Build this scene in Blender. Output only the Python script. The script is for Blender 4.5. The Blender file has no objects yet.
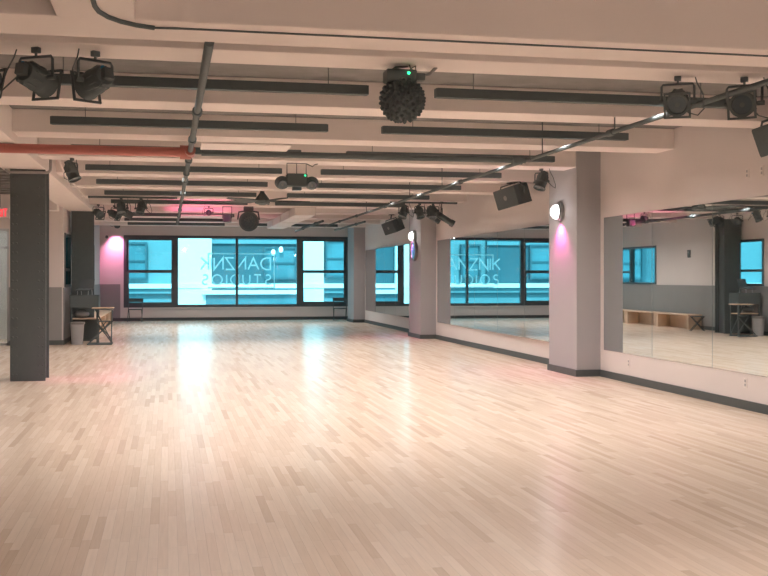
import bpy, bmesh, math, random
from mathutils import Matrix, Vector
random.seed(7)
S = bpy.context.scene
C = S.collection
PI = math.pi

# ------------------------------------------------------------------ materials
def mat(name, col, rough=.6, metal=0, spec=.5, emit=None, estr=0, noise=0, nscale=8, bump=0):
    m = bpy.data.materials.new(name); m.use_nodes = True
    nt = m.node_tree; b = nt.nodes['Principled BSDF']
    b.inputs['Base Color'].default_value = (*col, 1)
    b.inputs['Roughness'].default_value = rough
    b.inputs['Metallic'].default_value = metal
    b.inputs['Specular IOR Level'].default_value = spec
    if emit:
        b.inputs['Emission Color'].default_value = (*emit, 1)
        b.inputs['Emission Strength'].default_value = estr
    if noise or bump:
        tc = nt.nodes.new('ShaderNodeTexCoord'); n = nt.nodes.new('ShaderNodeTexNoise')
        n.inputs['Scale'].default_value = nscale; n.inputs['Detail'].default_value = 4
        nt.links.new(tc.outputs['Object'], n.inputs['Vector'])
        if noise:
            r = nt.nodes.new('ShaderNodeMapRange')
            r.inputs['To Min'].default_value = 1 - noise; r.inputs['To Max'].default_value = 1 + noise
            nt.links.new(n.outputs['Fac'], r.inputs['Value'])
            mx = nt.nodes.new('ShaderNodeVectorMath'); mx.operation = 'SCALE'
            mx.inputs[0].default_value = col
            nt.links.new(r.outputs['Result'], mx.inputs['Scale'])
            nt.links.new(mx.outputs['Vector'], b.inputs['Base Color'])
        if bump:
            bp = nt.nodes.new('ShaderNodeBump'); bp.inputs['Strength'].default_value = bump
            bp.inputs['Distance'].default_value = .02
            nt.links.new(n.outputs['Fac'], bp.inputs['Height']); nt.links.new(bp.outputs['Normal'], b.inputs['Normal'])
    return m

def floor_mat():
    m = bpy.data.materials.new('maple_strip_floor'); m.use_nodes = True
    nt = m.node_tree; L = nt.links.new; N = nt.nodes.new
    b = nt.nodes['Principled BSDF']
    tc = N('ShaderNodeTexCoord'); sp = N('ShaderNodeSeparateXYZ'); L(tc.outputs['Object'], sp.inputs[0])
    def ma(op, a, v=None, w=None):
        n = N('ShaderNodeMath'); n.operation = op
        for i, x in enumerate((a, v, w)):
            if x is None: continue
            if hasattr(x, 'links'): L(x, n.inputs[i])
            else: n.inputs[i].default_value = x
        return n.outputs[0]
    W, LEN = .057, .85
    rx = ma('DIVIDE', sp.outputs['X'], W); row = ma('FLOOR', rx); fx = ma('FRACT', rx)
    wn = N('ShaderNodeTexWhiteNoise'); wn.noise_dimensions = '1D'; L(row, wn.inputs['W'])
    ry = ma('ADD', ma('DIVIDE', sp.outputs['Y'], LEN), ma('MULTIPLY', wn.outputs['Value'], 37.0))
    colr = ma('FLOOR', ry); fy = ma('FRACT', ry)
    cv = N('ShaderNodeCombineXYZ'); L(row, cv.inputs[0]); L(colr, cv.inputs[1])
    wb = N('ShaderNodeTexWhiteNoise'); wb.noise_dimensions = '2D'; L(cv.outputs[0], wb.inputs['Vector'])
    ramp = N('ShaderNodeValToRGB'); e = ramp.color_ramp
    e.elements[0].position = 0; e.elements[0].color = (.67, .52, .40, 1)
    e.elements[1].position = 1; e.elements[1].color = (.83, .69, .565, 1)
    for p, c in ((.15, (.745, .59, .465, 1)), (.55, (.78, .63, .505, 1)), (.85, (.80, .655, .53, 1))):
        q = e.elements.new(p); q.color = c
    L(wb.outputs['Value'], ramp.inputs[0])
    mp = N('ShaderNodeMapping'); mp.inputs['Scale'].default_value = (60, 3, 1); L(tc.outputs['Object'], mp.inputs[0])
    gr = N('ShaderNodeTexNoise'); gr.inputs['Scale'].default_value = 1; gr.inputs['Detail'].default_value = 3; L(mp.outputs[0], gr.inputs['Vector'])
    g2 = N('ShaderNodeMapRange'); g2.inputs['To Min'].default_value = .9; g2.inputs['To Max'].default_value = 1.08; L(gr.outputs['Fac'], g2.inputs['Value'])
    ex = ma('LESS_THAN', ma('MINIMUM', fx, ma('SUBTRACT', 1.0, fx)), .018)
    ey = ma('LESS_THAN', ma('MINIMUM', fy, ma('SUBTRACT', 1.0, fy)), .0018)
    seam = ma('MAXIMUM', ex, ey)
    f = ma('MULTIPLY', g2.outputs[0], ma('SUBTRACT', 1.0, ma('MULTIPLY', seam, .2)))
    mx = N('ShaderNodeVectorMath'); mx.operation = 'SCALE'; L(ramp.outputs[0], mx.inputs[0]); L(f, mx.inputs['Scale'])
    L(mx.outputs[0], b.inputs['Base Color'])
    rr = N('ShaderNodeMapRange'); rr.inputs['To Min'].default_value = .225; rr.inputs['To Max'].default_value = .245
    L(wb.outputs['Value'], rr.inputs['Value']); L(rr.outputs[0], b.inputs['Roughness'])
    b.inputs['Specular IOR Level'].default_value = .30
    return m

def glass_mat(name, tint, gl=.06):
    m = bpy.data.materials.new(name); m.use_nodes = True
    nt = m.node_tree; nt.nodes.remove(nt.nodes['Principled BSDF']); out = nt.nodes['Material Output']
    t = nt.nodes.new('ShaderNodeBsdfTransparent'); t.inputs[0].default_value = (*tint, 1)
    g = nt.nodes.new('ShaderNodeBsdfGlossy'); g.inputs['Roughness'].default_value = .02
    mx = nt.nodes.new('ShaderNodeMixShader'); mx.inputs[0].default_value = gl
    nt.links.new(t.outputs[0], mx.inputs[1]); nt.links.new(g.outputs[0], mx.inputs[2]); nt.links.new(mx.outputs[0], out.inputs[0])
    return m

M = dict(
    floor=floor_mat(),
    wall=mat('warm_white_paint', (.69, .63, .61), .75, noise=.03, nscale=1.5),
    beam=mat('white_beam_paint', (.81, .735, .70), .7, noise=.03, nscale=3),
    slab=mat('dark_grey_ceiling', (.20, .195, .19), .95, noise=.25, nscale=5, bump=.5),  # dark grey, mottled by noise, with a rough bump
    colpaint=mat('cool_grey_paint', (.37, .36, .37), .7, noise=.03, nscale=2),
    wains=mat('grey_wainscot_paint', (.27, .265, .262), .65, noise=.05, nscale=2),
    base=mat('dark_rubber_baseboard', (.075, .085, .085), .55),
    steel=mat('charcoal_steel_paint', (.09, .106, .108), .6, noise=.1, nscale=6),
    black=mat('matte_black_metal', (.095, .115, .118), .7, 0, .3, noise=.08, nscale=20),
    plastic=mat('black_plastic', (.085, .103, .106), .6, 0, .3),
    grille=mat('dark_grille', (.068, .085, .088), .7, noise=.3, nscale=90),
    grey=mat('mid_grey_metal', (.22, .22, .22), .45, .3),
    alu=mat('aluminium', (.5, .52, .53), .35, .7),
    red=mat('red_pipe_paint', (.40, .125, .10), .45),
    galv=mat('galvanised_conduit', (.36, .35, .34), .4, .5),
    winframe=mat('dark_window_frame', (.07, .085, .09), .45),
    mirror=mat('mirror_silver', (.77, .83, .84), .015, 1),
    mirredge=mat('mirror_edge', (.16, .2, .2), .3),
    wood=mat('pale_birch_wood', (.62, .45, .32), .5, noise=.12, nscale=6),
    bin=mat('light_grey_plastic', (.36, .36, .37), .5),
    vinyl=mat('white_vinyl', (.80, .84, .85), .6),
    vinyl2=mat('grey_vinyl', (.42, .52, .56), .6),
    plate=mat('white_plastic_plate', (.72, .66, .63), .5),
    lens=mat('dark_lens_glass', (.07, .095, .11), .25, 0, .5),
    bluelens=mat('blue_lens_glass', (.05, .22, .38), .1, 0, .8),
    led=mat('green_led', (.0, .5, .2), .4, emit=(.05, 1, .4), estr=2.2),
    glow=mat('sconce_dome_glass', (.9, .9, .9), .4, emit=(1, .97, .97), estr=3.5),
    exitred=mat('red_exit_letters', (.8, .05, .05), .4, emit=(1, .08, .1), estr=1.0),
    teal=mat('teal_glazed_disc', (.06, .30, .36), .15),
    screen=mat('laptop_lid', (.09, .10, .105), .35),
    glass=glass_mat('tinted_window_glass', (.60, .93, .97), .04),
    doorglass=glass_mat('clear_door_glass', (.85, .92, .92), .10),
    fac_white=mat('white_stucco', (.80, .80, .80), .8, noise=.05, nscale=.7),
    fac_cyan=mat('pale_blue_brick', (.13, .235, .26), .8, noise=.12, nscale=1.2),
    fac_dark=mat('dark_teal_cladding', (.03, .085, .105), .5, noise=.15, nscale=.8),
    fac_glass=mat('teal_window_glass', (.07, .17, .20), .25, noise=.5, nscale=.9),
    street=mat('asphalt', (.12, .13, .13), .9),
    lampshade=mat('street_lamp_glow', (1, 1, 1), .5, emit=(1, 1, 1), estr=3),
    pinklens=mat('pink_lit_lens', (.9, .3, .6), .3, emit=(1, .25, .6), estr=4),
)

def translucent(m, col):
    nt = m.node_tree; b = nt.nodes['Principled BSDF']; out = nt.nodes['Material Output']
    t = nt.nodes.new('ShaderNodeBsdfTranslucent'); t.inputs[0].default_value = (*col, 1)
    mx = nt.nodes.new('ShaderNodeMixShader'); mx.inputs[0].default_value = .85
    nt.links.new(b.outputs[0], mx.inputs[1]); nt.links.new(t.outputs[0], mx.inputs[2]); nt.links.new(mx.outputs[0], out.inputs[0])
translucent(M['vinyl'], (.9, .9, .9)); translucent(M['vinyl2'], (.85, .85, .85))

# ------------------------------------------------------------------ mesh helpers
class MB:
    def __init__(s): s.bm = bmesh.new()
    def box(s, c, d, mtx=None, bev=0):
        r = bmesh.ops.create_cube(s.bm, size=1)
        vs = r['verts']
        bmesh.ops.scale(s.bm, vec=d, verts=vs); 
        if bev:
            es = list({e for v in vs for e in v.link_edges})
            q = bmesh.ops.bevel(s.bm, geom=es, offset=bev, segments=2, affect='EDGES', profile=.5)
            vs = list({v for f in q['faces'] for v in f.verts} | {v for v in vs if v.is_valid})
        bmesh.ops.translate(s.bm, vec=c, verts=vs)
        if mtx: bmesh.ops.transform(s.bm, matrix=mtx, verts=vs)
        return s
    def span(s, a, b, bev=0):
        return s.box([(a[i] + b[i]) / 2 for i in range(3)], [abs(b[i] - a[i]) for i in range(3)], None, bev)
    def cyl(s, p0, p1, r0, r1=None, n=16):
        p0 = Vector(p0); p1 = Vector(p1); d = p1 - p0
        if r1 is None: r1 = r0
        q = d.to_track_quat('Z', 'Y').to_matrix().to_4x4()
        bmesh.ops.create_cone(s.bm, cap_ends=True, segments=n, radius1=max(r0, 1e-4), radius2=max(r1, 1e-4), depth=d.length,
                              matrix=Matrix.Translation((p0 + p1) / 2) @ q)
        return s
    def sph(s, c, r, n=12, sc=(1, 1, 1), mtx=None):
        m = Matrix.Translation(c) @ Matrix.Diagonal((*sc, 1))
        if mtx: m = mtx @ m
        bmesh.ops.create_uvsphere(s.bm, u_segments=n, v_segments=max(6, n // 2), radius=r, matrix=m)
        return s
    def tube(s, pts, r, n=8):
        pts = [Vector(p) for p in pts]; rings = []
        prev = None
        for i, p in enumerate(pts):
            t = (pts[min(i + 1, len(pts) - 1)] - pts[max(i - 1, 0)]).normalized()
            if prev is None:
                a = t.orthogonal().normalized()
            else:
                a = (prev - t * prev.dot(t)).normalized()
            prev = a; b = t.cross(a)
            rings.append([s.bm.verts.new(p + r * (math.cos(2 * PI * k / n) * a + math.sin(2 * PI * k / n) * b)) for k in range(n)])
        for i in range(len(rings) - 1):
            for k in range(n):
                s.bm.faces.new((rings[i][k], rings[i][(k + 1) % n], rings[i + 1][(k + 1) % n], rings[i + 1][k]))
        s.bm.faces.new(rings[0][::-1]); s.bm.faces.new(rings[-1])
        return s
    def lathe(s, prof, mtx=None, n=24):
        rings = []
        for r, z in prof:
            rings.append([s.bm.verts.new((mtx or Matrix()) @ Vector((max(r, 1e-4) * math.cos(2 * PI * k / n), max(r, 1e-4) * math.sin(2 * PI * k / n), z))) for k in range(n)])
        for i in range(len(rings) - 1):
            for k in range(n):
                s.bm.faces.new((rings[i][k], rings[i][(k + 1) % n], rings[i + 1][(k + 1) % n], rings[i + 1][k]))
        s.bm.faces.new(rings[0][::-1]); s.bm.faces.new(rings[-1])
        return s
    def prism(s, poly, z0, z1, mtx=None):
        m = mtx or Matrix()
        a = [s.bm.verts.new(m @ Vector((x, y, z0))) for x, y in poly]
        b = [s.bm.verts.new(m @ Vector((x, y, z1))) for x, y in poly]
        s.bm.faces.new(a[::-1]); s.bm.faces.new(b); n = len(a)
        for i in range(n): s.bm.faces.new((a[i], a[(i + 1) % n], b[(i + 1) % n], b[i]))
        return s
    def xf(s, mtx):
        bmesh.ops.transform(s.bm, matrix=mtx, verts=s.bm.verts); return s
    def build(s, name, m, parent=None, smooth=False, loc=None):
        bmesh.ops.recalc_face_normals(s.bm, faces=s.bm.faces)
        me = bpy.data.meshes.new(name); s.bm.to_mesh(me); s.bm.free()
        me.materials.append(M[m])
        if smooth:
            for p in me.polygons: p.use_smooth = True
            try: me.set_sharp_from_angle(angle=math.radians(40))
            except Exception: pass
        o = bpy.data.objects.new(name, me); C.objects.link(o)
        if parent: o.parent = parent
        if loc: o.location = loc
        return o

def thing(name, label, cat, loc=(0, 0, 0), rz=0, group=None):
    o = bpy.data.objects.new(name, None); C.objects.link(o)
    o.location = loc; o.rotation_euler = (0, 0, rz); o['label'] = label; o['category'] = cat
    o.empty_display_size = .1
    if group: o['group'] = group
    return o
def tag(o, label, cat, group=None):
    o['label'] = label; o['category'] = cat
    if group: o['group'] = group
    return o
def struct(name, mb, m, label=None, cat=None, parent=None):
    o = mb.build(name, m, parent)
    if not parent: o['kind'] = 'structure'
    if label: o['label'] = label; o['category'] = cat
    return o
def sempty(name, label, cat):
    o = thing(name, label, cat); o['kind'] = 'structure'; return o
def copy_tree(o, loc=None, rz=None, label=None, parent=None):
    c = o.copy(); C.objects.link(c)
    if parent: c.parent = parent
    if loc is not None: c.location = loc
    if rz is not None: c.rotation_euler = (0, 0, rz)
    if label: c['label'] = label
    for ch in list(o.children): copy_tree(ch, parent=c)
    return c
def R(d): return math.radians(d)
def arc(cx, cy, r, a0, a1, n=8):
    return [(cx + r * math.cos(R(a0 + (a1 - a0) * i / n)), cy + r * math.sin(R(a0 + (a1 - a0) * i / n))) for i in range(n + 1)]

# stroke lettering, cell 1 wide x 1 high
GL = {
 'A': (.9, [[(0, 0), (.45, 1), (.9, 0)], [(.18, .36), (.72, .36)]]),
 'D': (.78, [[(0, 0), (0, 1), (.35, 1)] + arc(.33, .5, .48, 85, -85, 12)[1:-1] + [(.35, 0), (0, 0)]]),
 'E': (.6, [[(.6, 1), (0, 1), (0, 0), (.6, 0)], [(0, .52), (.5, .52)]]),
 'I': (.02, [[(0, 0), (0, 1)]]),
 'K': (.65, [[(0, 0), (0, 1)], [(.62, 1), (.02, .45)], [(.2, .62), (.65, 0)]]),
 'N': (.75, [[(0, 0), (0, 1), (.75, 0), (.75, 1)]]),
 'O': (1., [arc(.5, .5, .5, 0, 360, 24)]),
 'S': (.6, [arc(.3, .745, .255, 40, 270, 12) + arc(.3, .245, .245, 90, -140, 12)[1:]]),
 'T': (.7, [[(0, 1), (.7, 1)], [(.35, 1), (.35, 0)]]),
 'U': (.72, [[(0, 1), (0, .36)] + arc(.36, .36, .36, 180, 360, 12)[1:] + [(.72, 1)]]),
 'X': (.75, [[(0, 0), (.75, 1)], [(0, 1), (.75, 0)]]),
 'Z': (.7, [[(0, 1), (.7, 1), (0, 0), (.7, 0)]]),
}
def word(txt, x0, x1, z0, h, y, w, th, m, parent, flip=False):
    """thin letters in the XZ plane facing -Y (flip: read from +Y), filling x0..x1"""
    tot = sum(GL[c][0] for c in txt); gaps = len(txt) - 1
    sx = h; gap = ((x1 - x0) - tot * sx) / gaps
    if gap < .1 * h: sx = (x1 - x0) / (tot + .22 * gaps); gap = .22 * sx
    cx = 0
    for c in txt:
        mb = MB()
        adv, strokes = GL[c]
        for q, st in enumerate(strokes):
            pts = []
            for ax, az in st:
                px = cx + ax * sx
                if flip: px = (x1 - x0) - px
                v = Vector((x0 + px, z0 + az * h))
                if not pts or (v - pts[-1]).length > 1e-5: pts.append(v)
            closed = (pts[0] - pts[-1]).length < 1e-4
            if closed: pts.pop()
            n = len(pts); yy = y - q * .0012; pairs = []
            for k in range(n):
                a = pts[k - 1] if (k or closed) else None
                b = pts[(k + 1) % n] if (k < n - 1 or closed) else None
                d1 = (pts[k] - a).normalized() if a is not None else (b - pts[k]).normalized()
                d2 = (b - pts[k]).normalized() if b is not None else d1
                n1 = Vector((-d1.y, d1.x)); n2 = Vector((-d2.y, d2.x)); mv = (n1 + n2).normalized()
                mv *= (w / 2) / max(.3, mv.dot(n1))
                pairs.append((mb.bm.verts.new((pts[k].x + mv.x, yy, pts[k].y + mv.y)), mb.bm.verts.new((pts[k].x - mv.x, yy, pts[k].y - mv.y))))
            for k in range(n if closed else n - 1):
                (p, r), (p2, r2) = pairs[k], pairs[(k + 1) % n]
                mb.bm.faces.new((p, r, r2, p2))
        cx += adv * sx + gap
        mb.build('letter', m, parent)

# ------------------------------------------------------------------ dimensions
RX = 6.87; LX = -2.45; DY = 39.8; JY = 26.0; SLAB = 3.66; BZ = 3.38
beamY = [8.30 + 2.57 * k for k in range(12)]

# ------------------------------------------------------------------ setting
struct('floor', MB().span((-8, -3, -.1), (RX + .2, DY + .15, 0)), 'floor', 'pale maple strip dance floor', 'floor')
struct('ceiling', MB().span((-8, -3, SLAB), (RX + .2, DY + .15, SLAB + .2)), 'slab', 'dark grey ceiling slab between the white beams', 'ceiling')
struct('wall_right', MB().span((RX, -3, 0), (RX + .2, DY + .15, SLAB)), 'wall', 'long warm white wall carrying the mirrors', 'wall')
struct('wall_rear', MB().span((-8, -3.2, 0), (RX + .2, -3, SLAB)), 'wall', 'white wall behind the camera', 'wall')
struct('wall_side', MB().span((-8.2, -3.2, 0), (-8, JY + 3, SLAB)), 'wall', 'white wall at the far left', 'wall')
# window wall with opening X -1.6..6.8, Z .49..3.16
WX0, WX1, WZ0, WZ1 = -1.60, 6.80, .49, 3.16
w = MB().span((LX - .15, DY, 0), (WX0, DY + .15, SLAB)).span((WX1, DY, 0), (RX + .2, DY + .15, SLAB))
w.span((WX0, DY, 0), (WX1, DY + .15, WZ0)).span((WX0, DY, WZ1), (WX1, DY + .15, SLAB))
struct('wall_back', w, 'wall', 'white window wall at the far end', 'wall')
# left wall with two windows
w = MB(); ys = [(JY, 26.35), (27.85, 32.9), (36.6, DY)]
for a, b in ys: w.span((LX - .15, a, 0), (LX, b, SLAB))
for a, b in ((26.35, 27.85), (32.9, 36.6)):
    w.span((LX - .15, a, 0), (LX, b, 1.36)); w.span((LX - .15, a, 2.68), (LX, b, SLAB))
struct('wall_left', w, 'wall', 'white side wall with windows behind the riveted column', 'wall')
# jog wall with glass door opening
w = MB().span((-3.67, JY, 0), (LX - .15, JY + .15, SLAB)).span((-8, JY, 2.75), (-3.67, JY + .15, SLAB))
struct('wall_jog', w, 'wall', 'short white wall right of the glass doors', 'wall')
struct('wall_corridor', MB().span((-8, 28.9, 0), (-4.0, 29.0, SLAB)), 'wall', 'corridor wall behind the glass doors', 'wall')
# wainscots
struct('wainscot_jog', MB().span((-3.67, JY - .02, .11), (LX - .02, JY, 1.37)), 'wains', 'grey wainscot on the short wall', 'wainscot')
struct('wainscot_left', MB().span((LX, JY, .11), (LX + .02, DY, 1.355)), 'wains', 'grey wainscot on the side wall', 'wainscot')
struct('wainscot_back', MB().span((LX + .02, DY - .02, .11), (WX0 - .12, DY, 1.355)), 'wains', 'grey wainscot left of the big window', 'wainscot')
# baseboards
struct('baseboard_back', MB().span((LX, DY - .03, 0), (RX, DY, .11)), 'base', 'dark baseboard below the big window', 'baseboard')
struct('baseboard_left', MB().span((LX, JY, 0), (LX + .03, DY - .03, .11)), 'base', 'dark baseboard on the side wall', 'baseboard')
struct('baseboard_jog', MB().span((-3.67, JY - .03, 0), (LX, JY, .11)), 'base', 'dark baseboard on the short wall', 'baseboard')
b = MB()
for a, c in ((-3, 15.97), (17.22, 26.64), (28.0, 36.74), (38.0, DY - .03)): b.span((RX - .025, a, 0), (RX, c, .108))
struct('baseboard_right', b, 'base', 'dark baseboard under the mirrors', 'baseboard')

# beams
for k, y in enumerate(beamY):
    x0 = -1.86 if y < 28 else LX
    struct('trim_%d' % (k + 1), MB().span((x0, y, BZ), (RX, y + .52, SLAB), .008), 'beam', 'white cross beam number %d from the camera' % (k + 1), 'beam')
struct('trim_13', MB().span((-2.5, 3.0, 3.27), (-1.86, 28.05, SLAB), .008), 'beam', 'white girder running over the black steel columns', 'beam')
struct('trim_14', MB().span((-8, 6.70, 3.2), (RX, 7.25, SLAB), .008).span((-.67, -3, 3.2), (-.2, 6.71, SLAB), .008), 'beam',
       'nearest lowered white bulkhead at the top of the view', 'beam')
struct('trim_15', MB().span((-8, 25.2, 3.15), (-2.5, 25.7, SLAB), .008), 'beam', 'white header over the glass doors', 'beam')
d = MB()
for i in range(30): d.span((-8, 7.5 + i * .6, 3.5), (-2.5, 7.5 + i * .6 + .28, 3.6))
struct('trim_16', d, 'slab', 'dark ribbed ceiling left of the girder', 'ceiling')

# right columns
for i, (y0, y1, lab) in enumerate(((15.97, 17.22, 'nearest boxed grey wall column with a lit round sconce'),
                                   (26.64, 28.0, 'middle boxed grey wall column with a sconce and a teal disc'),
                                   (36.74, 38.0, 'farthest boxed grey wall column, plain, at the window corner'))):
    t = thing('wall_column', lab, 'column', (6.66, (y0 + y1) / 2, 0), 0, 'grey columns along the mirror wall')
    MB().span((-.2, (y0 - y1) / 2, 0), (.21, (y1 - y0) / 2, SLAB if i == 2 else SLAB)).build('shaft', 'colpaint', t)
    MB().span((-.225, (y0 - y1) / 2 - .025, 0), (.21, (y1 - y0) / 2 + .025, .108)).build('baseboard', 'base', t)

# steel columns
def steel_column(loc, lab, h):
    t = thing('steel_column', lab, 'column', loc, 0, 'riveted black steel columns')
    for yy in (0, .5):
        f = MB().span((-.26, yy - .015, 0), (.26, yy + .015, h))
        s = -1 if yy == 0 else 1
        for i in range(int(h / .145)):
            for xx in (-.225, .225):
                f.sph((xx, yy + s * .017, .1 + i * .145), .016, 8, (1, .7, 1))
                f.sph((xx * .72, yy + s * .017, .1 + i * .145), .014, 8, (1, .7, 1))
        f.build('flange', 'steel', t)
    MB().span((-.19, .015, 0), (.19, .485, h)).build('web', 'steel', t)
    a = MB()
    for xx in (-.19, .19):
        for yy in (.045, .455):
            a.span((xx - .03, yy - .03, 0), (xx + .03, yy + .03, h))
            for i in range(int(h / .145)):
                a.sph((xx + (.032 if xx > 0 else -.032), yy, .17 + i * .145), .014, 8, (.7, 1, 1))
    a.build('angle_iron', 'steel', t)
    return t
steel_column((-2.12, 17.0, 0), 'riveted black steel column standing nearest at the left', 3.27)
steel_column((-2.12, 27.45, 0), 'riveted black steel column farther back behind the desk', 3.27)

# ------------------------------------------------------------------ big window
wn = sempty('window_1', 'wide dark framed window across the far wall', 'window')
def frame_rect(mb, x0, x1, z0, z1, t, y0, y1):
    mb.span((x0, y0, z0), (x0 + t, y1, z1)).span((x1 - t, y0, z0), (x1, y1, z1))
    mb.span((x0 + t, y0, z0), (x1 - t, y1, z0 + t)).span((x0 + t, y0, z1 - t), (x1 - t, y1, z1))
f = MB(); frame_rect(f, WX0, WX1, WZ0, WZ1, .10, DY - .02, DY + .12); f.build('frame', 'winframe', wn)
for x in (.29, 2.54, 4.88):
    wd = .16 if x != 2.54 else .09
    MB().span((x - wd / 2, DY - .02, WZ0 + .1), (x + wd / 2, DY + .12, WZ1 - .1)).build('mullion', 'winframe', wn)
for a, b in ((WX0 + .1, .21), (4.96, WX1 - .1)):
    s = MB(); frame_rect(s, a, b, WZ0 + .1, 1.86, .09, DY + .0, DY + .05); s.build('sash', 'winframe', wn)
    s = MB(); frame_rect(s, a, b, 1.80, WZ1 - .1, .08, DY + .05, DY + .10); s.build('sash', 'winframe', wn)
    MB().span((a + .08, DY + .065, 1.87), (b - .08, DY + .075, WZ1 - .18)).build('pane', 'glass', wn)
    MB().span((a + .09, DY + .02, WZ0 + .19), (b - .09, DY + .03, 1.77)).build('pane', 'glass', wn)
for a, b in ((.37, 2.495), (2.585, 4.80)):
    MB().span((a, DY + .05, WZ0 + .1), (b, DY + .06, WZ1 - .1)).build('pane', 'glass', wn)
struct('window_sill', MB().span((WX0 - .05, DY - .09, WZ0 - .04), (WX1, DY + .1, WZ0)), 'wall', 'white sill below the big window', 'sill', wn)
wn.children[-1].pop('label', None); wn.children[-1].pop('category', None)
# side windows
def side_window(n, y0, y1, lab, mull):
    t = sempty('window_%d' % n, lab, 'window')
    f = MB(); T = .07; x0, x1 = LX - .13, LX + .03
    f.span((x0, y0, 1.36), (x1, y0 + T, 2.68)).span((x0, y1 - T, 1.36), (x1, y1, 2.68)).span((x0, y0 + T, 1.36), (x1, y1 - T, 1.36 + T)).span((x0, y0 + T, 2.68 - T), (x1, y1 - T, 2.68))
    f.build('frame', 'winframe', t)
    if mull: MB().span((x0, mull - .05, 1.43), (x1, mull + .05, 2.61)).build('mullion', 'winframe', t)
    e = mull + .05 if mull else y0 + T
    MB().span((x0 + .02, e, 1.76), (x1 - .02, y1 - T, 1.83)).build('rail', 'winframe', t)
    MB().span((LX - .06, y0 + T, 1.43), (LX - .05, y1 - T, 2.61)).build('pane', 'glass', t)
side_window(2, 26.35, 27.85, 'small dark framed side window behind the desk', None)
side_window(3, 32.9, 36.6, 'dark framed side window above the bench', 34.9)

# lettering on the glass (reads from outside, reversed from inside)
lt = thing('window_lettering', 'white reversed studio name lettering on the window glass', 'sign', (2.5, DY + .045, 1.2))
o = (2.5, 0, 1.2)
def loc_word(txt, x0, x1, z0, h, w, m):
    word(txt, x0 - 2.5, x1 - 2.5, z0 - 1.2, h, 0, w * 1.15, .004, m, lt, True)
loc_word('DANZNIK', 1.2, 3.80, 1.90, .44, .05, 'vinyl')
loc_word('STUDIOS', 1.25, 3.82, 1.34, .36, .045, 'vinyl2')
bd = MB()
for a, c in (((1.46, 2.47), (3.97, 2.51)), ((3.93, 1.2), (3.97, 2.47)), ((1.46, 2.33), (1.50, 2.47)), ((1.46, 1.2), (3.93, 1.24))):
    bd.span((a[0] - 2.5, -.002, a[1] - 1.2), (c[0] - 2.5, .002, c[1] - 1.2))
bd.build('border', 'vinyl', lt)

# glass doors at the left
dr = sempty('door_1', 'aluminium framed glass doors at the left edge', 'door')
f = MB()
for x in (-8, -6.85, -5.8, -4.72, -3.72): f.span((x, JY + .03, 0), (x + .06, JY + .1, 2.75))
f.span((-8, JY + .03, 2.69), (-3.67, JY + .1, 2.75)); f.span((-8, JY + .03, 2.28), (-3.67, JY + .1, 2.33)); f.span((-8, JY + .03, 0), (-3.67, JY + .1, .06))
f.build('frame', 'alu', dr)
for a, b in ((-7.94, -6.85), (-6.79, -5.8), (-5.74, -4.72), (-4.66, -3.72)):
    MB().span((a, JY + .06, .06), (b, JY + .07, 2.69)).build('pane', 'doorglass', dr)
MB().cyl((-3.86, JY - .05, .9), (-3.86, JY - .05, 2.0), .018).cyl((-3.86, JY - .05, 1.0), (-3.86, JY + .05, 1.0), .012).cyl((-3.86, JY - .05, 1.9), (-3.86, JY + .05, 1.9), .012).build('handle', 'alu', dr)

# ------------------------------------------------------------------ mirrors
def mirrors(y_start, y_end, ws, labs, grp, turn=0):
    y = y_start; c, sn = math.cos(turn), math.sin(turn)
    for i, lab in enumerate(labs):
        y1 = max(y - ws, y_end)
        m = (y + y1) / 2 - y_start; h = (y - y1) / 2
        t = thing('mirror_panel', lab, 'mirror', (RX - m * sn, y_start + m * c, .44), turn, grp)
        MB().span((-.012, -h + .005, 0), (-.0005, h - .005, 2.12)).build('glass', 'mirror', t)
        MB().span((-.0123, -h, 0), (-.0005, -h + .005, 2.12)).build('edge', 'mirredge', t)
        MB().span((-.0123, h - .005, 0), (-.0005, h, 2.12)).build('edge', 'mirredge', t)
        y = y1
    if turn:
        d = y_end - y_start
        MB().prism([(RX + .01, y_start), (RX + .01, y_end), (RX - d * sn + .0015, y_end), (RX + .0015, y_start)], .441, 2.559).build('mirror_backing', 'wall')['kind'] = 'structure'
ordn = ['first', 'second', 'third', 'fourth', 'fifth', 'sixth', 'seventh', 'eighth']
mirrors(15.81, 8.0, 1.715, ['wall mirror panel showing a side window, beside the nearest grey column', 'wall mirror panel showing the benches, second from the nearest grey column',
                              'wall mirror panel showing the black column, at the right edge of the view'], 'mirror panels in front of the nearest column')
mirrors(26.45, 17.3, 1.76, ['tall wall mirror panel between the lit columns, %s from the middle column' % ordn[i] for i in range(5)] + ['narrow last wall mirror panel hidden beside the nearest grey column'], 'mirror panels between the two lit columns', R(-.7))
mirrors(36.6, 28.1, 1.74, ['far wall mirror panel, %s from the window corner column' % ordn[i] for i in range(5)], 'mirror panels by the window corner', R(-.5))

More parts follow.
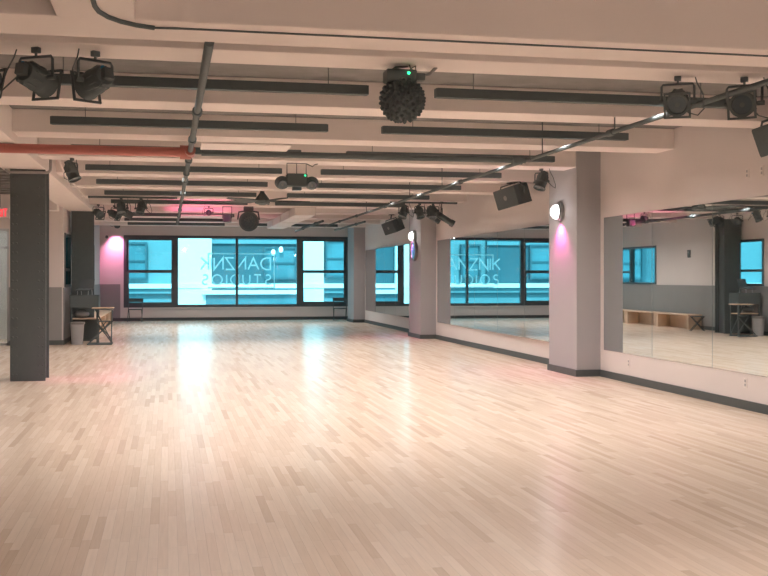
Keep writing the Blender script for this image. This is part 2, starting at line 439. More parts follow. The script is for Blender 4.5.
# ------------------------------------------------------------------ ceiling strips
def strip():
    t = thing('linear_light', '', 'ceiling light', (0, 0, 3.33), 0, 'black linear strips hung between the beams')
    MB().span((-1.57, -.045, 0), (1.57, .045, .09), .004).build('housing', 'black', t)
    for x in (-1.2, 1.2): MB().cyl((x, 0, .09), (x, 0, .329), .004, n=6).build('hanger_wire', 'black', t)
    for x in (-1.575, 1.575): MB().span((x - .006, -.043, .003), (x + .006, .043, .087)).build('end_cap', 'plastic', t)
    return t
p = strip()
ol = ['first', 'second', 'third', 'fourth', 'fifth', 'sixth', 'seventh', 'eighth', 'ninth', 'tenth', 'eleventh']
first = True
stripY = [9.80 + 2.57 * k for k in range(11)]
for k, y in enumerate(stripY):
    for x, side in ((.28, 'left'), (4.1, 'right')):
        lab = 'long black linear strip in the %s ceiling bay from the camera, %s one' % (ol[k], side + '-hand')
        if (side == 'right' and k in (7, 8, 9)) or (side == 'left' and k == 7): continue
        if first: p.location = (x, y, 3.33); p['label'] = lab; first = False
        else: copy_tree(p, (x, y, 3.33), 0, lab)

# ------------------------------------------------------------------ pipes
def pipe(name, pts, r, m, lab, couplings=(), cm=None, cat='pipe', cr=1.5, cl=.07):
    t = thing(name, lab, cat, pts[0])
    L0 = Vector(pts[0]); q = [Vector(p) - L0 for p in pts]
    MB().tube(q, r, 14).build('tube', m, t, True)
    for c, ax in couplings:
        c = Vector(c) - L0; a = Vector(ax) * cl
        MB().cyl(c - a, c + a, r * cr, n=16).build('coupling', cm or m, t, True)
    return t
pz = 3.20
pipe('sprinkler_pipe', [(-7.9, 13.66, pz), (.276, 13.66, pz)], .06, 'red', 'red sprinkler pipe crossing under the beams at the left',
     [((.22, 13.66, pz), (1, 0, 0)), ((-2.9, 13.66, pz), (1, 0, 0))])
t = pipe('ceiling_pipe', [(.276, 7.22, pz), (.276, 32.0, pz)], .033, 'black', 'black pipe running lengthwise left of the strips, through the red tee',
     [((.276, y, pz), (0, 1, 0)) for y in (10.3, 12.4, 14.6, 16.4, 17.6, 20.2, 22.5, 25.3, 28.0, 31.0)])
MB().cyl((0, 6.20, 0), (0, 6.52, 0), .066).build('tee', 'red', t, True)
pipe('ceiling_pipe', [(.42, 13.66, pz), (4.78, 13.66, pz)], .040, 'black', 'black pipe crossing under the beams from the red tee',
     [((4.66, 13.66, pz), (1, 0, 0))])
t = pipe('ceiling_pipe', [(4.857, 3.2, pz + .02), (4.857, 33.0, pz + .02)], .026, 'black', 'long black pipe running lengthwise near the mirror wall',
     [((4.857, y, pz + .02), (0, 1, 0)) for y in (9.3, 11.0, 13.66, 17.2, 20.3, 23.5, 27.2, 30.0)])
for y in (10.9, 13.2, 18.4, 21.0, 25.8): MB().cyl((0, y - 3.2, 0), (0, y - 3.2, SLAB - pz - .021 if not any(b <= y <= b + .52 for b in beamY) else BZ - pz - .021), .008, n=8).build('hanger_rod', 'black', t)
pipe('conduit', [(-2.44, 16.95, 3.6), (-2.44, 16.95, 3.3)] + [(-2.44 + .06 - .06 * math.cos(R(a)), 16.95, 3.28 - .06 * math.sin(R(a))) for a in (20, 50, 80)] +
     [(-1.86, 16.95, 3.22)] + [(-1.84 + .06 * math.sin(R(a)), 16.95, 3.28 - .06 * math.cos(R(a))) for a in (10, 40, 70)] + [(-1.78, 16.95, 3.3), (-1.78, 16.95, 3.64)], .022, 'galv',
     'galvanised conduit bent around the girder above the near steel column', cat='conduit')
pipe('conduit', [(-1.76, 17.6, 3.64), (-1.74, 18.6, 3.40), (-1.72, 21.0, 3.33), (-1.70, 23.4, 3.30)], .014, 'beam', 'thin white conduit sagging along the girder side', cat='conduit')
# curtain track on the bulkhead
cv = [(-.42 + .45 - .45 * math.cos(R(a)), 6.35 + .5 * math.sin(R(a)), 3.187) for a in (15, 30, 45, 60, 75)]
t = pipe('curtain_track', [(-.42, -1.0, 3.187), (-.42, 6.35, 3.187)] + cv, .015, 'black', 'thin black curved curtain track under the nearest bulkhead', cat='curtain track')
L0 = Vector((-.42, -1.0, 3.187))
MB().tube([Vector(cv[-1]) - L0, Vector((.10, 6.85, 3.195)) - L0, Vector((6.8, 6.85, 3.195)) - L0], .0075, 8).build('rail', 'black', t)

# white boards / duct in the ceiling
tag(MB().span((-.6, -.34, 0), (.6, .34, .04), .004).build('access_panel', 'plate', None, loc=(1.04, 14.50, BZ - .0)), 'white flat panel just behind the black cross pipe', 'panel')
tag(MB().span((-.7, -.3, 0), (.7, .3, .04), .004).build('access_panel', 'plate', None, loc=(1.05, 29.75, 3.3)), 'white flat panel near the far end of the ceiling', 'panel')
t = thing('air_duct', 'white box duct running lengthwise at the far ceiling', 'duct', (3.4, 30.0, 3.17))
MB().span((-.27, -3.6, 0), (.27, 3.9, .21), .01).build('casing', 'plate', t)
for y in (-2.4, -.2, 2.0): MB().span((-.285, y - .02, -.012), (.285, y + .02, .21)).build('flange', 'plate', t)
pipe('ceiling_pipe', [(4.3, 29.5, 3.2), (4.3, 36.0, 3.2)], .035, 'black', 'short black pipe right of the white duct near the window', [((4.3, 31, 3.2), (0, 1, 0)), ((4.3, 34, 3.2), (0, 1, 0))])
pipe('ceiling_pipe', [(5.7, 30.5, 3.25), (5.7, 36.2, 3.25)], .03, 'black', 'black pipe over the far mirrors by the corner column', [((5.7, 32, 3.25), (0, 1, 0))])
pipe('ceiling_pipe', [(5.0, 23.62, 3.33), (6.6, 23.62, 3.33)], .022, 'black', 'short black bar carrying small lights above the middle mirrors')
pipe('ceiling_pipe', [(-1.7, 23.60, 3.35), (.2, 23.60, 3.35)], .022, 'black', 'short black bar carrying two spotlights left of the window')

# ------------------------------------------------------------------ stage lights
def par(tilt, lensm='lens', sc=1., frame=True, wheel=False):
    """hangs from its origin; beam leaves towards local -Y, tilted down"""
    t = thing('stage_light', '', 'stage light', (0, 0, 0), 0, 'stage lights under the ceiling')
    k = sc
    MB().box((0, 0, -.022 * k), (.07 * k, .05 * k, .054 * k), bev=.003).cyl((0, 0, -.05 * k), (0, 0, -.085 * k), .012 * k).build('clamp', 'black', t)
    y = [(-.17, 0, -.27), (-.17, 0, -.11), (-.155, 0, -.085), (.155, 0, -.085), (.17, 0, -.11), (.17, 0, -.27)]
    MB().tube([Vector(p) * k for p in y], .013 * k, 8).build('yoke', 'black', t, True)
    X = Matrix.Translation((0, 0, -.27 * k)) @ Matrix.Rotation(R(90 + tilt), 4, 'X')   # local +Z -> -Y tilted down
    pr = [(.05, -.17), (.085, -.165), (.105, -.12), (.108, -.02), (.118, 0), (.118, .02), (.108, .03), (.112, .12), (.125, .14), (.125, .155), (.1, .155), (.098, .13)]
    b = MB().lathe([(r * k, z * k) for r, z in pr], X, 24)
    for a in range(10):
        an = 2 * PI * a / 10
        b.box((.106 * k * math.cos(an), .106 * k * math.sin(an), -.085 * k), (.03 * k, .006 * k, .1 * k), X @ Matrix.Translation((0, 0, 0)))
    b.build('housing', 'black', t, True)
    MB().lathe([(.001, .126 * k), (.06 * k, .136 * k), (.097 * k, .131 * k), (.097 * k, .125 * k)], X, 24).build('lens', lensm, t, True)
    if frame:
        f = MB()
        for (a, c) in (((-.14, -.14), (.14, -.118)), ((-.14, .118), (.14, .14)), ((-.14, -.118), (-.118, .118)), ((.118, -.118), (.14, .118))):
            f.span((a[0] * k, a[1] * k, .155 * k), (c[0] * k, c[1] * k, .17 * k))
        f.xf(X); f.build('filter_frame', 'plastic', t)
    for s in (-1, 1):
        MB().cyl((s * .125 * k, 0, -.27 * k), (s * .195 * k, 0, -.27 * k), .024 * k, n=10).build('knob', 'plastic', t)
    MB().box((0, 0, -.20 * k), (.09 * k, .1 * k, .07 * k), X, .004).build('driver_box', 'plastic', t)
    MB().sph((.02 * k, .155 * k, -.17 * k), .022 * k, 8).build('marker_lens', 'bluelens', t, True)
    cb = [(0, .12, -.22), (.03, .2, -.28), (.10, .24, -.36), (.20, .2, -.40), (.27, .12, -.34), (.26, .06, -.2), (.2, .04, -.08), (.18, .03, -.01)]
    MB().tube([Vector(p) * k for p in cb], .007 * k, 6).build('cable', 'plastic', t, True)
    return t
protoA = par(12, 'lens', .88); protoB = par(25, 'lens', .82); protoC = par(65, 'lens', .8, False)
used = set()
def place(pr, loc, rz, lab):
    if pr.name not in used:
        used.add(pr.name); pr.location = loc; pr.rotation_euler = (0, 0, R(rz)); pr['label'] = lab; return pr
    return copy_tree(pr, loc, R(rz), lab)
place(protoA, (-.56, 8.55, BZ), 215, 'black stage light with square yoke and blue marker, right one of the top left trio')
place(protoA, (-1.0, 8.50, BZ), 150, 'black stage light with tangled cables, middle of the three at top left')
place(protoA, (-1.44, 8.60, BZ), 130, 'black stage light cut by the left picture edge, first of the three')
place(protoB, (4.42, 8.58, BZ), -30, 'black stage light hung above the long pipe at upper right')
place(protoA, (5.02, 8.50, BZ), -40, 'black stage light at the right edge above the mirror wall')
place(protoC, (-1.40, 16.25, BZ), 60, 'small black spotlight beside the near steel column with a looped cable')
place(protoC, (5.98, 16.3, BZ), -60, 'small black spotlight just left of the nearest grey column')
place(protoC, (-1.0, 23.60, 3.33), 10, 'small black spotlight on the left bar, its left one')
place(protoC, (-.58, 23.60, 3.33), -30, 'small black spotlight on the left bar, its right one')
place(protoB, (-1.66, 26.4, BZ), 30, 'black stage light over the far steel column, leftmost of three')
place(protoB, (-1.30, 26.72, BZ), 60, 'black stage light over the far steel column, middle of three')
place(protoB, (-.98, 26.40, BZ), 100, 'black stage light over the far steel column, rightmost of three')
place(protoC, (5.32, 23.62, 3.31), -50, 'small black spotlight above the middle mirrors, left on the bar')
place(protoC, (5.70, 23.62, 3.31), 20, 'small black spotlight above the middle mirrors, centre of the bar')
place(protoC, (6.02, 23.62, 3.31), -20, 'small black spotlight above the middle mirrors, right on the bar')
protoP = par(35, 'pinklens', .8, False)
place(protoP, (-1.72, 37.3, SLAB), 180, 'black spotlight throwing pink light on the wall left of the window')
protoQ = par(-5, 'pinklens', .6, False)
place(protoQ, (1.0, 26.6, BZ), 180, 'small black spotlight throwing pink light on a far beam')
# hanging grey box at top left
t = thing('box_speaker', 'grey box speaker tilted below the first stage light at the left edge', 'speaker', (-1.33, 8.36, 2.98))
X = Matrix.Rotation(R(12), 4, 'Y') @ Matrix.Rotation(R(-15), 4, 'X')
MB().box((0, 0, -.06), (.15, .12, .27), X, .012).build('cabinet', 'grey', t)
MB().box((0, -.062, -.06), (.125, .006, .24), X).build('grille', 'grille', t)
MB().tube([(0, .03, .06), (0, .04, .12), (.01, .05, .2), (0, .08, .399)], .008).build('hanger', 'black', t)

# profile spotlight
t = thing('profile_spotlight', 'long black profile spotlight slanting down beside the middle column', 'stage light', (6.3, 23.9, BZ), R(-8), 'stage lights under the ceiling')
MB().box((0, 0, -.025), (.07, .05, .05)).cyl((0, 0, -.05), (0, 0, -.16), .012).build('clamp', 'black', t)
X = Matrix.Translation((-.02, 0, -.34)) @ Matrix.Rotation(R(-58 - 180), 4, 'Y')
MB().lathe([(.06, -.36), (.09, -.35), (.1, -.2), (.1, -.12), (.075, -.1), (.07, .26), (.085, .28), (.085, .36), (.07, .36)], X, 20).build('barrel', 'black', t, True)
MB().lathe([(.001, .352), (.068, .355), (.068, .345)], X, 20).build('lens', 'lens', t, True)
MB().box((.14, 0, -.12), (.1, .17, .34), X, .008).build('ballast_box', 'plastic', t)
MB().tube([(0, -.12, -.32), (0, -.12, -.16), (0, .12, -.16), (0, .12, -.32)], .011).build('yoke', 'black', t)

# LED ball
t = thing('effect_ball', 'big dark studded effect ball with a green light hanging at top centre', 'disco light', (1.93, 8.62, BZ))
b = MB(); c = Vector((0, 0, -.288)); rr = .172
b.sph(c, rr, 32)
ga = PI * (3 - math.sqrt(5)); n = 150
for i in range(n):
    z = 1 - 2 * (i + .5) / n
    if z > .86: continue
    r = math.sqrt(1 - z * z); d = Vector((r * math.cos(ga * i), r * math.sin(ga * i), z))
    b.cyl(c + d * (rr - .01), c + d * (rr + .018), .02, .017, 8)
    b.sph(c + d * (rr + .016), .0135, 6)
b.build('ball', 'plastic', t, True)
MB().box((-.02, 0, -.092), (.26, .17, .10), None, .012).build('motor_box', 'plastic', t)
MB().box((.12, 0, -.092), (.14, .09, .06), None, .008).build('power_box', 'plastic', t)
MB().cyl((0, 0, -.14), (0, 0, -.115), .09).build('collar', 'grey', t)
MB().sph((.035, -.09, -.075), .014, 8).build('status_light', 'led', t)
MB().tube([(-.1, 0, -.05), (-.06, 0, -.02), (.05, 0, 0.004)], .012).build('arm', 'grey', t)
MB().tube([(.16, 0, -.08), (.24, .02, -.06), (.30, .02, 0.004)], .015).build('arm', 'grey', t)
MB().tube([(.05, -.05, 0), (.06, -.07, -.05), (.1, -.07, -.06), (.1, -.06, -.01), (.06, -.06, -.03), (.08, -.07, -.05)], .006).build('cable', 'plastic', t)

# double-headed derby light
t = thing('derby_light', 'black double headed effect light hung by a wire frame at the centre', 'stage light', (1.96, 16.28, BZ), 0)
MB().tube([(-.15, 0, -.27), (-.15, 0, -.005), (.15, 0, -.005), (.15, 0, -.27)], .010).tube([(0, 0, -.005), (0, 0, -.18)], .008).build('hanging_frame', 'grey', t)
MB().box((0, 0, -.27), (.32, .22, .2), None, .02).build('housing', 'plastic', t)
for s in (-1, 1):
    h = MB().sph((s * .23, -.03, -.31), .115, 20, (1, .9, .9)).build('head', 'black', t, True)
    MB().lathe([(.001, .1), (.06, .1), (.075, .085), (.075, .05)], Matrix.Translation((s * .23, -.03, -.31)) @ Matrix.Rotation(R(115), 4, 'X'), 16).build('lens', 'lens', h, True)
MB().box((.0, -.02, -.40), (.14, .12, .05), None, .008).build('base_lens', 'lens', t)
MB().sph((.12, -.115, -.20), .016, 8).build('status_light', 'led', t)
MB().tube([(.15, 0, -.005), (.25, 0, -.05), (.28, .02, -.02), (.34, .03, .0)], .008).build('cable', 'plastic', t)

# round moving head by the window
t = thing('moving_head_light', 'round black moving head light with ringed lens before the window', 'stage light', (1.98, 26.5, BZ))
MB().box((0, 0, -.05), (.24, .2, .1), None, .01).build('base', 'plastic', t)
MB().tube([(-.27, 0, -.33), (-.24, 0, -.14), (0, 0, -.1), (.24, 0, -.14), (.27, 0, -.33)], .022).build('yoke', 'black', t)
X = Matrix.Translation((0, 0, -.36)) @ Matrix.Rotation(R(100), 4, 'X')
MB().lathe([(.1, -.2), (.2, -.15), (.24, -.02), (.25, .12), (.215, .12), (.21, .1)], X, 28).build('head', 'plastic', t, True)
l = MB().lathe([(.001, .1), (.208, .1), (.208, .09)], X, 28)
for r in (.06, .13):
    for a in range(int(r * 100)): l.sph((r * math.cos(2 * PI * a / int(r * 100)), r * math.sin(2 * PI * a / int(r * 100)), .105), .024, 8, (1, 1, .5), X)
l.build('lens', 'lens', t, True)
t = thing('flood_light', 'small black box flood light left of the round moving head', 'stage light', (1.45, 26.5, BZ))
MB().tube([(-.11, 0, -.3), (-.11, 0, -.01), (.11, 0, -.01), (.11, 0, -.3)], .011).build('yoke', 'black', t)
MB().box((0, -.02, -.3), (.2, .18, .2), None, .015).build('housing', 'plastic', t)
MB().box((0, -.115, -.3), (.16, .012, .16)).build('lens', 'lens', t)

# ceiling fan
t = thing('ceiling_fan', 'dark ceiling fan with wide tapered blades and conical hub', 'fan', (1.92, 21.9, SLAB), R(6))
MB().cyl((0, 0, 0), (0, 0, -.3), .022).build('downrod', 'black', t)
MB().lathe([(.07, 0), (.06, -.05), (.03, -.08)], None, 16).build('canopy', 'black', t)
MB().lathe([(.03, -.22), (.05, -.3), (.14, -.42), (.17, -.47), (.15, -.52), (.06, -.55)], None, 24).build('motor_hub', 'black', t, True)
for k in range(5):
    Xm = Matrix.Rotation(2 * PI * k / 5, 4, 'Z') @ Matrix.Translation((.16, 0, -.47)) @ Matrix.Rotation(R(17), 4, 'X')
    MB().prism([(0, -.03), (.15, -.085), (.5, -.075), (.86, -.02), (.86, .02), (.5, .06), (.15, .06), (0, .03)], -.008, .008, Xm).build('blade', 'black', t)

# ------------------------------------------------------------------ loudspeakers
def speaker(loc, rz, lab, drop, tilt=18, s=1.):
    t = thing('loudspeaker', lab, 'speaker', loc, R(rz), 'black loudspeakers along the mirror wall')
    X = Matrix.Translation((0, 0, -drop)) @ Matrix.Rotation(R(tilt), 4, 'X') @ Matrix.Rotation(R(-8), 4, 'Y')
    poly = [(-.34 * s, -.2 * s), (.34 * s, -.2 * s), (.35 * s, -.1 * s), (.22 * s, .26 * s), (-.22 * s, .26 * s), (-.35 * s, -.1 * s)]
    MB().prism(poly, -.2 * s, .2 * s, X).build('cabinet', 'plastic', t)
    g = MB().box((0, -.206 * s, 0), (.68 * s, .012, .37 * s), X, .004)
    g.build('grille', 'grille', t)
    MB().lathe([(.03 * s, .0), (.05 * s, .008), (.05 * s, 0.012), (.001, .012)], X @ Matrix.Translation((0, -.212 * s, 0)) @ Matrix.Rotation(R(90), 4, 'X'), 16).build('badge', 'grey', t)
    MB().tube([X @ Vector(q) for q in ((-.36 * s, .0, 0), (-.40 * s, .0, .12 * s), (-.30 * s, .0, .25 * s), (.30 * s, .0, .25 * s), (.40 * s, .0, .12 * s), (.36 * s, .0, 0))], .014, 8).build('bracket', 'black', t)
    top = X @ Vector((0, 0, .25 * s))
    MB().cyl(top, (0, top.y, -.01), .018).box((0, top.y, -.01), (.12, .12, .02)).build('ceiling_mount', 'black', t)
    return t
speaker((6.36, 18.85, BZ), -68, 'black loudspeaker above the middle mirrors beside the nearest grey column', .25, 14, .92)
speaker((6.25, 29.05, BZ), -66, 'black loudspeaker above the far mirrors beyond the middle column', .33, 20, .85)
speaker((6.48, 10.15, SLAB), -72, 'black loudspeaker cut by the right picture edge above the mirrors', .52, 18, .8)

# ------------------------------------------------------------------ sconces and disc
def sconce(y, lab):
    t = thing('wall_sconce', lab, 'wall lamp', (6.46, y, 2.70), 0, 'round wall sconces on the grey columns')
    X = Matrix.Rotation(R(-90), 4, 'Y')
    MB().lathe([(.15, 0), (.155, .01), (.155, .05), (.14, .06)], X, 28).build('back_plate', 'alu', t, True)
    MB().lathe([(.128, .055), (.125, .09), (.105, .135), (.065, .165), (.001, .178)], X, 28).build('dome', 'glow', t, True)
    MB().lathe([(.128, .05), (.14, .06), (.14, .08), (.127, .08)], X, 28).build('rim', 'grey', t, True)
sconce(16.66, 'lit round white wall sconce on the nearest grey column')
sconce(27.28, 'lit round white wall sconce on the middle grey column')
t = thing('round_plaque', 'teal round disc in a grey rim below the middle column sconce', 'plaque', (6.46, 27.2, 2.30))
X = Matrix.Rotation(R(-90), 4, 'Y')
MB().lathe([(.25, 0), (.27, .02), (.27, .07), (.24, .08), (.235, .05)], X, 28).build('rim', 'grey', t, True)
MB().lathe([(.235, .03), (.2, .075), (.001, .1)], X, 28).build('face', 'teal', t, True)

# outlets
def outlet(x, y, z, lab):
    t = thing('wall_outlet', lab, 'outlet', (x, y, z), 0, 'outlets on the mirror wall')
    MB().box((-.004, 0, 0), (.008, .075, .12), None, .002).build('cover_plate', 'plate', t)
    for dz in (-.025, .025): MB().box((-.009, 0, dz), (.004, .03, .03)).build('socket', 'colpaint', t)
outlet(RX, 11.56, 2.86, 'white outlet plate high on the right wall, left one of the pair')
outlet(RX, 11.24, 2.86, 'white outlet plate high on the right wall, right one of the pair')
outlet(RX, 11.6, .32, 'white outlet low on the wall below the rightmost mirror')
outlet(RX, 14.9, .30, 'white outlet low on the wall near the nearest grey column')
t = thing('wall_camera', 'small dark camera high on the wall left of the window', 'camera', (-2.2, DY, 3.1))
MB().box((0, -.02, 0), (.08, .04, .08), None, .004).build('mount', 'plastic', t); MB().sph((0, -.07, -.02), .055, 12).build('dome', 'plastic', t)
t = thing('thermostat', 'small black control box on the white side wall', 'thermostat', (LX, 30.6, 2.35))
MB().box((.018, 0, 0), (.044, .16, .24), None, .006).build('case', 'plastic', t); MB().box((.042, 0, .04), (.006, .1, .08)).build('display', 'grey', t)

# exit sign
t = thing('exit_sign', 'red lettered EXIT sign hanging before the glass doors', 'sign', (-3.72, 25.0, 3.06))
MB().box((0, 0, 0), (.42, .05, .25), None, .006).build('panel', 'plate', t)
word('EXIT', -.16, .16, -.085, .17, -.029, .034, .008, 'exitred', t)
MB().cyl((0, 0, .12), (0, 0, .6 - .001), .01).build('stem', 'grey', t)

# ------------------------------------------------------------------ chairs
def chair():
    t = thing('folding_chair', '', 'chair', (0, 0, 0), 0, 'black folding chairs under the window')
    MB().box((0, 0, .44), (.49, .40, .03), None, .012).build('seat', 'plastic', t)
    bk = MB()
    n = 10
    for i in range(n):
        x0 = -.25 + .50 * i / n; x1 = x0 + .50 / n
        yy = .245 + .025 * (1 - ((i + .5) / n * 2 - 1) ** 2)
        bk.span((x0, yy - .012, .70), (x1, yy + .012, .835))
    bk.build('backrest', 'plastic', t)
    for s in (-1, 1):
        MB().tube([(s * .25, -.27, .0), (s * .25, .02, .44), (s * .25, .22, .76), (s * .25, .245, .83)], .014).build('leg', 'black', t, True)
        MB().tube([(s * .225, .25, .0), (s * .225, -.02, .38), (s * .225, -.08, .43)], .013).build('leg', 'black', t, True)
    MB().cyl((-.25, -.2, .11), (.25, -.2, .11), .010).cyl((-.225, .225, .09), (.225, .225, .09), .010).build('stretcher', 'black', t)
    return t
c = chair(); c.location = (-1.16, 39.15, 0); c.rotation_euler = (0, 0, R(-4)); c['label'] = 'black folding chair under the left end of the window'
copy_tree(c, (6.36, 39.15, 0), R(-6), 'black folding chair under the right end of the window, by the corner column')

# ------------------------------------------------------------------ benches along the side wall
def bench(y0, y1, lab):
    t = thing('bench', lab, 'bench', (LX + .28, (y0 + y1) / 2, 0), 0, 'pale wooden cubby benches')
    h = (y1 - y0) / 2 - .01
    MB().span((-.23, -h, .42), (.25, h, .46), .005).build('top', 'wood', t)
    for y in (-h + .06, h - .06): MB().span((-.21, y - .06, 0), (.23, y + .06, .42), .004).build('side_panel', 'wood', t)
    MB().span((-.22, -h + .12, .0), (-.2, h - .12, .42)).build('back_panel', 'wood', t)
bench(29.7, 31.9, 'pale wooden cubby bench nearest the desk along the side wall')
bench(31.9, 34.2, 'pale wooden cubby bench in the middle of the side wall row')
bench(34.2, 36.5, 'pale wooden cubby bench third in the row towards the window')
bench(36.5, 38.8, 'pale wooden cubby bench in the window corner')

# ------------------------------------------------------------------ desk corner
t = thing('media_cart', 'black media cart with a deep black console in front of the far steel column', 'cart', (-1.98, 26.55, 0))
MB().box((0, 0, 1.02), (.68, .5, .31), None, .01).build('console', 'plastic', t)
for sx in (-1, 1):
    for sy in (-1, 1): MB().span((sx * .30 - .02, sy * .21 - .02, 0), (sx * .30 + .02, sy * .21 + .02, .865)).build('leg', 'black', t)
MB().box((0, 0, .60), (.62, .44, .025)).build('shelf', 'wood', t)
MB().box((0, .2, .33), (.58, .02, .5)).build('back_panel', 'plastic', t)
t = thing('laptop', 'open dark laptop on a slanted stand on the black media cart', 'laptop', (-1.98, 26.5, 1.176), R(-22))
MB().box((0, -.05, .14), (.36, .25, .018), Matrix.Rotation(R(10), 4, 'X')).build('keyboard_base', 'screen', t)
MB().box((0, 0, .12), (.36, .012, .25), Matrix.Translation((0, .09, .15)) @ Matrix.Rotation(R(-16), 4, 'X')).build('screen', 'screen', t)
MB().tube([(-.14, -.12, .0), (-.14, -.10, .11), (-.14, .08, .14), (-.14, .1, 0)], .008).build('stand', 'alu', t)
MB().tube([(.14, -.12, .0), (.14, -.10, .11), (.14, .08, .14), (.14, .1, 0)], .008).build('stand', 'alu', t)
t = thing('waste_bin', 'light grey waste bin on the floor below the media cart', 'bin', (-2.13, 26.11, 0))
MB().lathe([(.13, 0), (.165, .50), (.175, .51), (.175, .53), (.16, .53), (.125, .02), (.001, .02)], None, 24).build('body', 'bin', t, True)
MB().lathe([(.176, .48), (.182, .485), (.182, .535), (.17, .535)], None, 24).build('rim', 'grey', t, True)
t = thing('bag', 'dark grey bag lying on the cart shelf', 'bag', (-2.05, 26.52, .613))
MB().sph((0, 0, .10), .13, 16, (1.35, 1., .74)).build('body', 'grey', t, True)
MB().tube([(-.10, -.02, .16), (-.05, -.05, .21), (.05, -.05, .21), (.10, -.02, .16)], .012).build('strap', 'plastic', t)
t = thing('keyboard_stand', 'black tubular folding stand with crossed braces beside the media cart', 'stand', (-1.60, 25.75, 0))
for yy in (0, .42): MB().tube([(-.28, yy, .017), (.30, yy, .017)], .017).build('foot_bar', 'black', t)
MB().tube([(.28, 0, .03), (.30, 0, .83), (-.10, 0, .85)], .016).build('frame', 'black', t)
MB().tube([(-.02, 0, .56), (.32, 0, .56)], .015).build('cross_bar', 'black', t)
MB().tube([(-.22, .0, .06), (.27, .03, .53)], .016).build('brace', 'black', t)
MB().tube([(.28, .06, .06), (-.05, .05, .53)], .016).build('brace', 'black', t)
MB().tube([(-.1, 0, .85), (-.12, .42, .85), (.28, .42, .03)], .014).build('rear_frame', 'black', t)
MB().box((.08, .21, .873), (.5, .44, .024), None, .004).build('board', 'wood', t)

t = thing('folding_stool', 'low black folding stool with crossed legs at the end of the benches', 'stool', (-1.72, 28.75, 0), R(20))
MB().box((0, 0, .44), (.40, .32, .025), None, .008).build('seat', 'plastic', t)
for sy in (-1, 1):
    MB().tube([(-.2, sy * .14, .012), (.17, sy * .14, .43)], .012).build('leg', 'black', t, True)
    MB().tube([(.2, sy * .115, .012), (-.17, sy * .115, .43)], .012).build('leg', 'black', t, True)
MB().cyl((0, -.16, .225), (0, .16, .225), .009, n=8).build('pivot_bar', 'black', t)

# ------------------------------------------------------------------ outside
b = sempty('street_building', 'white and teal building facade across the street', 'building')
FY = 55
MB().span((-40, FY, -6), (40, FY + 6, 14)).build('wall', 'fac_cyan', b)
for a, c in ((.35, 2.2), (6.95, 8.0), (-9.5, -7.4), (14, 15.5), (-18, -16)):
    MB().span((a, FY - .45, -6), (c, FY + .05, 14)).build('pier', 'fac_white', b)
for a, c in ((2.2, 6.95), (-7.4, -2.5), (-16, -9.5), (8.0 + 2, 14)):
    MB().span((a, FY - .15, 1.30), (c, FY + .05, 14)).build('cladding', 'fac_dark', b)
    MB().span((a, FY - .30, 3.35), (c, FY + .05, 3.55)).build('fascia', 'fac_cyan', b)
MB().span((-30, FY - .50, 1.05), (30, FY + .05, 1.28)).build('ledge', 'fac_white', b)
MB().span((-30, FY - .30, .78), (30, FY + .05, 1.05)).build('ledge', 'fac_cyan', b)
MB().span((1.9, FY - .55, -.2), (6.6, FY + .05, .75)).build('canopy', 'fac_glass', b)
MB().span((1.7, FY - .8, .74), (6.8, FY + .05, .95)).build('canopy_top', 'fac_white', b)
for a, c, z0, z1 in ((-2.15, -1.05, 1.5, 3.4), (8.1, 9.5, 1.6, 3.6), (4.9, 6.6, 1.5, 3.2), (-6.4, -4.9, 1.5, 3.4), (-15, -13.4, 1.5, 3.3), (-12.4, -10.6, 1.5, 3.3), (-24, -20, 1.4, 3.6)):
    wf = MB(); frame_rect(wf, a, c, z0, z1, .1, FY - .32, FY + .02); wf.span((a + .1, FY - .28, (z0 + z1) / 2 - .04), (c - .1, FY, (z0 + z1) / 2 + .04))
    f = wf.build('window', 'fac_dark', b)
    MB().span((a + .1, FY - .2, z0 + .1), (c - .1, FY - .18, z1 - .1)).build('pane', 'fac_glass', f)
for x, z in ((5.35, 2.9), (5.75, 3.05)):
    MB().sph((x, FY - .45, z), .11, 10, (1, 1, 1.4)).build('lamp', 'lampshade', b)
struct('street', MB().span((-40, DY + .5, -6.2), (40, FY, -6)), 'street', 'dark street surface far below the window', 'street')

# ------------------------------------------------------------------ lights
def lamp(kind, name, loc, energy, col, rot=(0, 0, 0), **k):
    d = bpy.data.lights.new(name, kind); d.energy = energy; d.color = col
    for a, v in k.items(): setattr(d, a, v)
    o = bpy.data.objects.new(name, d); C.objects.link(o); o.location = loc; o.rotation_euler = rot
    return o
def aim(o, tgt):
    o.rotation_euler = (Vector(tgt) - o.location).to_track_quat('-Z', 'Y').to_euler()
WARM = (1, .915, .865)
for k, y in enumerate(stripY):
    for x in (.28, 4.1):
        if (x > 1 and k in (7, 8, 9)) or (x < 1 and k == 7): continue
        lamp('AREA', 'added_strip_light', (x, y, 3.324), (62 if k < 3 else 56 if k < 6 else 58), WARM, shape='RECTANGLE', size=3.0, size_y=.07, spread=R(150))  # added room light below the strips, which themselves look unlit
for y, e in ((-.8, 190), (2.2, 190)): lamp('AREA', 'unseen_bay_light', (3.0, y, 3.19), e, WARM, shape='RECTANGLE', size=5.0, size_y=.25, spread=R(150))  # added lamps out of view, brightening the near bulkhead
lamp('AREA', 'unseen_bay_light', (-4.5, 20, 3.45), 60, WARM, shape='RECTANGLE', size=1.0, size_y=6)  # unseen fill over the left bay, no fixture modelled
lamp('AREA', 'added_corridor_light', (-5.4, 27.4, 3.5), 60, WARM, shape='RECTANGLE', size=1.5, size_y=.6)  # added light, keeps the space behind the glass doors from going black
PINK = (1, .10, .48)
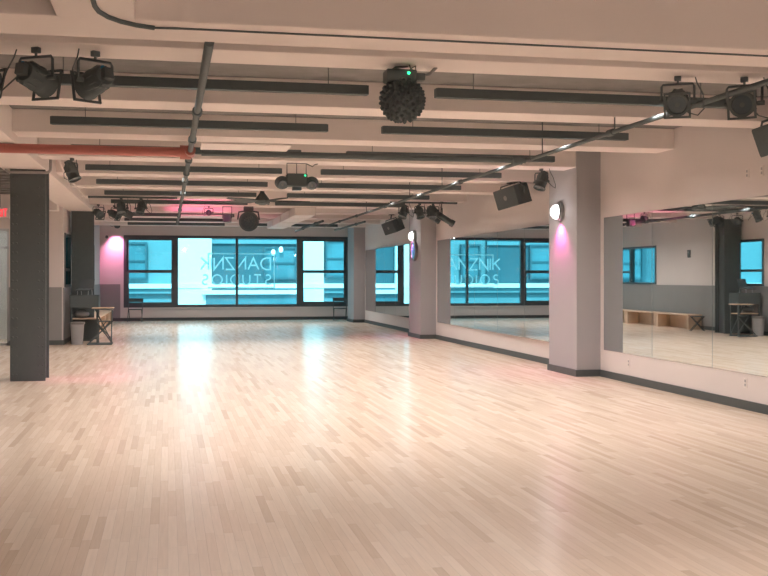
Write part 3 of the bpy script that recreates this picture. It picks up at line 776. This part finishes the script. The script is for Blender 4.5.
for y in (16.66, 27.28):
    o = lamp('SPOT', 'sconce_lamp', (6.32, y, 2.56), 90, PINK, spot_size=R(115), spot_blend=.9, shadow_soft_size=.03); aim(o, (6.5, y, 1.4))
    o = lamp('POINT', 'sconce_glow', (6.22, y, 2.70), 5, (1, .93, .92), shadow_soft_size=.05)
o = lamp('SPOT', 'pink_wall_lamp', (-1.86, 39.35, 3.32), 210, (1, .30, .58), spot_size=R(75), spot_blend=.9, shadow_soft_size=.05); aim(o, (-1.86, DY, 2.6))
for y in (25.35, 27.9):
    o = lamp('SPOT', 'pink_beam_lamp', (.8, y, 2.98), 70, (1, .12, .32), spot_size=R(100), spot_blend=.5, shadow_soft_size=.05); aim(o, (.85, y + 1.0, 3.5))
o = lamp('SPOT', 'pink_floor_lamp', (-1.3, 16.4, 3.05), 150, PINK, spot_size=R(38), spot_blend=.9, shadow_soft_size=.05); aim(o, (-1.25, 17.2, 0))
o = lamp('SPOT', 'pink_floor_lamp', (-.9, 23.4, 3.0), 160, PINK, spot_size=R(30), spot_blend=.9, shadow_soft_size=.05); aim(o, (-.75, 19.5, 0))
sun = lamp('SUN', 'sun', (0, 20, 30), 7.0, (.86, .97, 1.0), angle=.02); sun.rotation_euler = (R(48), 0, R(-12))
wld = bpy.data.worlds.new('sky'); S.world = wld; wld.use_nodes = True
bg = wld.node_tree.nodes['Background']; bg.inputs[0].default_value = (.50, .86, 1.0, 1); bg.inputs[1].default_value = 3.2

# ------------------------------------------------------------------ camera
cam = bpy.data.cameras.new('camera'); co = bpy.data.objects.new('camera', cam); C.objects.link(co)
cam.sensor_fit = 'HORIZONTAL'; cam.sensor_width = 36; cam.lens = 1050 / 768 * 36
cam.shift_y = -10.5 / 768; cam.clip_end = 300
co.location = (0, 0, 1.6); co.rotation_euler = (R(90), 0, -math.atan(216 / 1050))
S.camera = co
S.view_settings.view_transform = 'Standard'; S.view_settings.look = 'None'
S.view_settings.exposure = .06; S.view_settings.gamma = 1; S.view_settings.use_curve_mapping = False
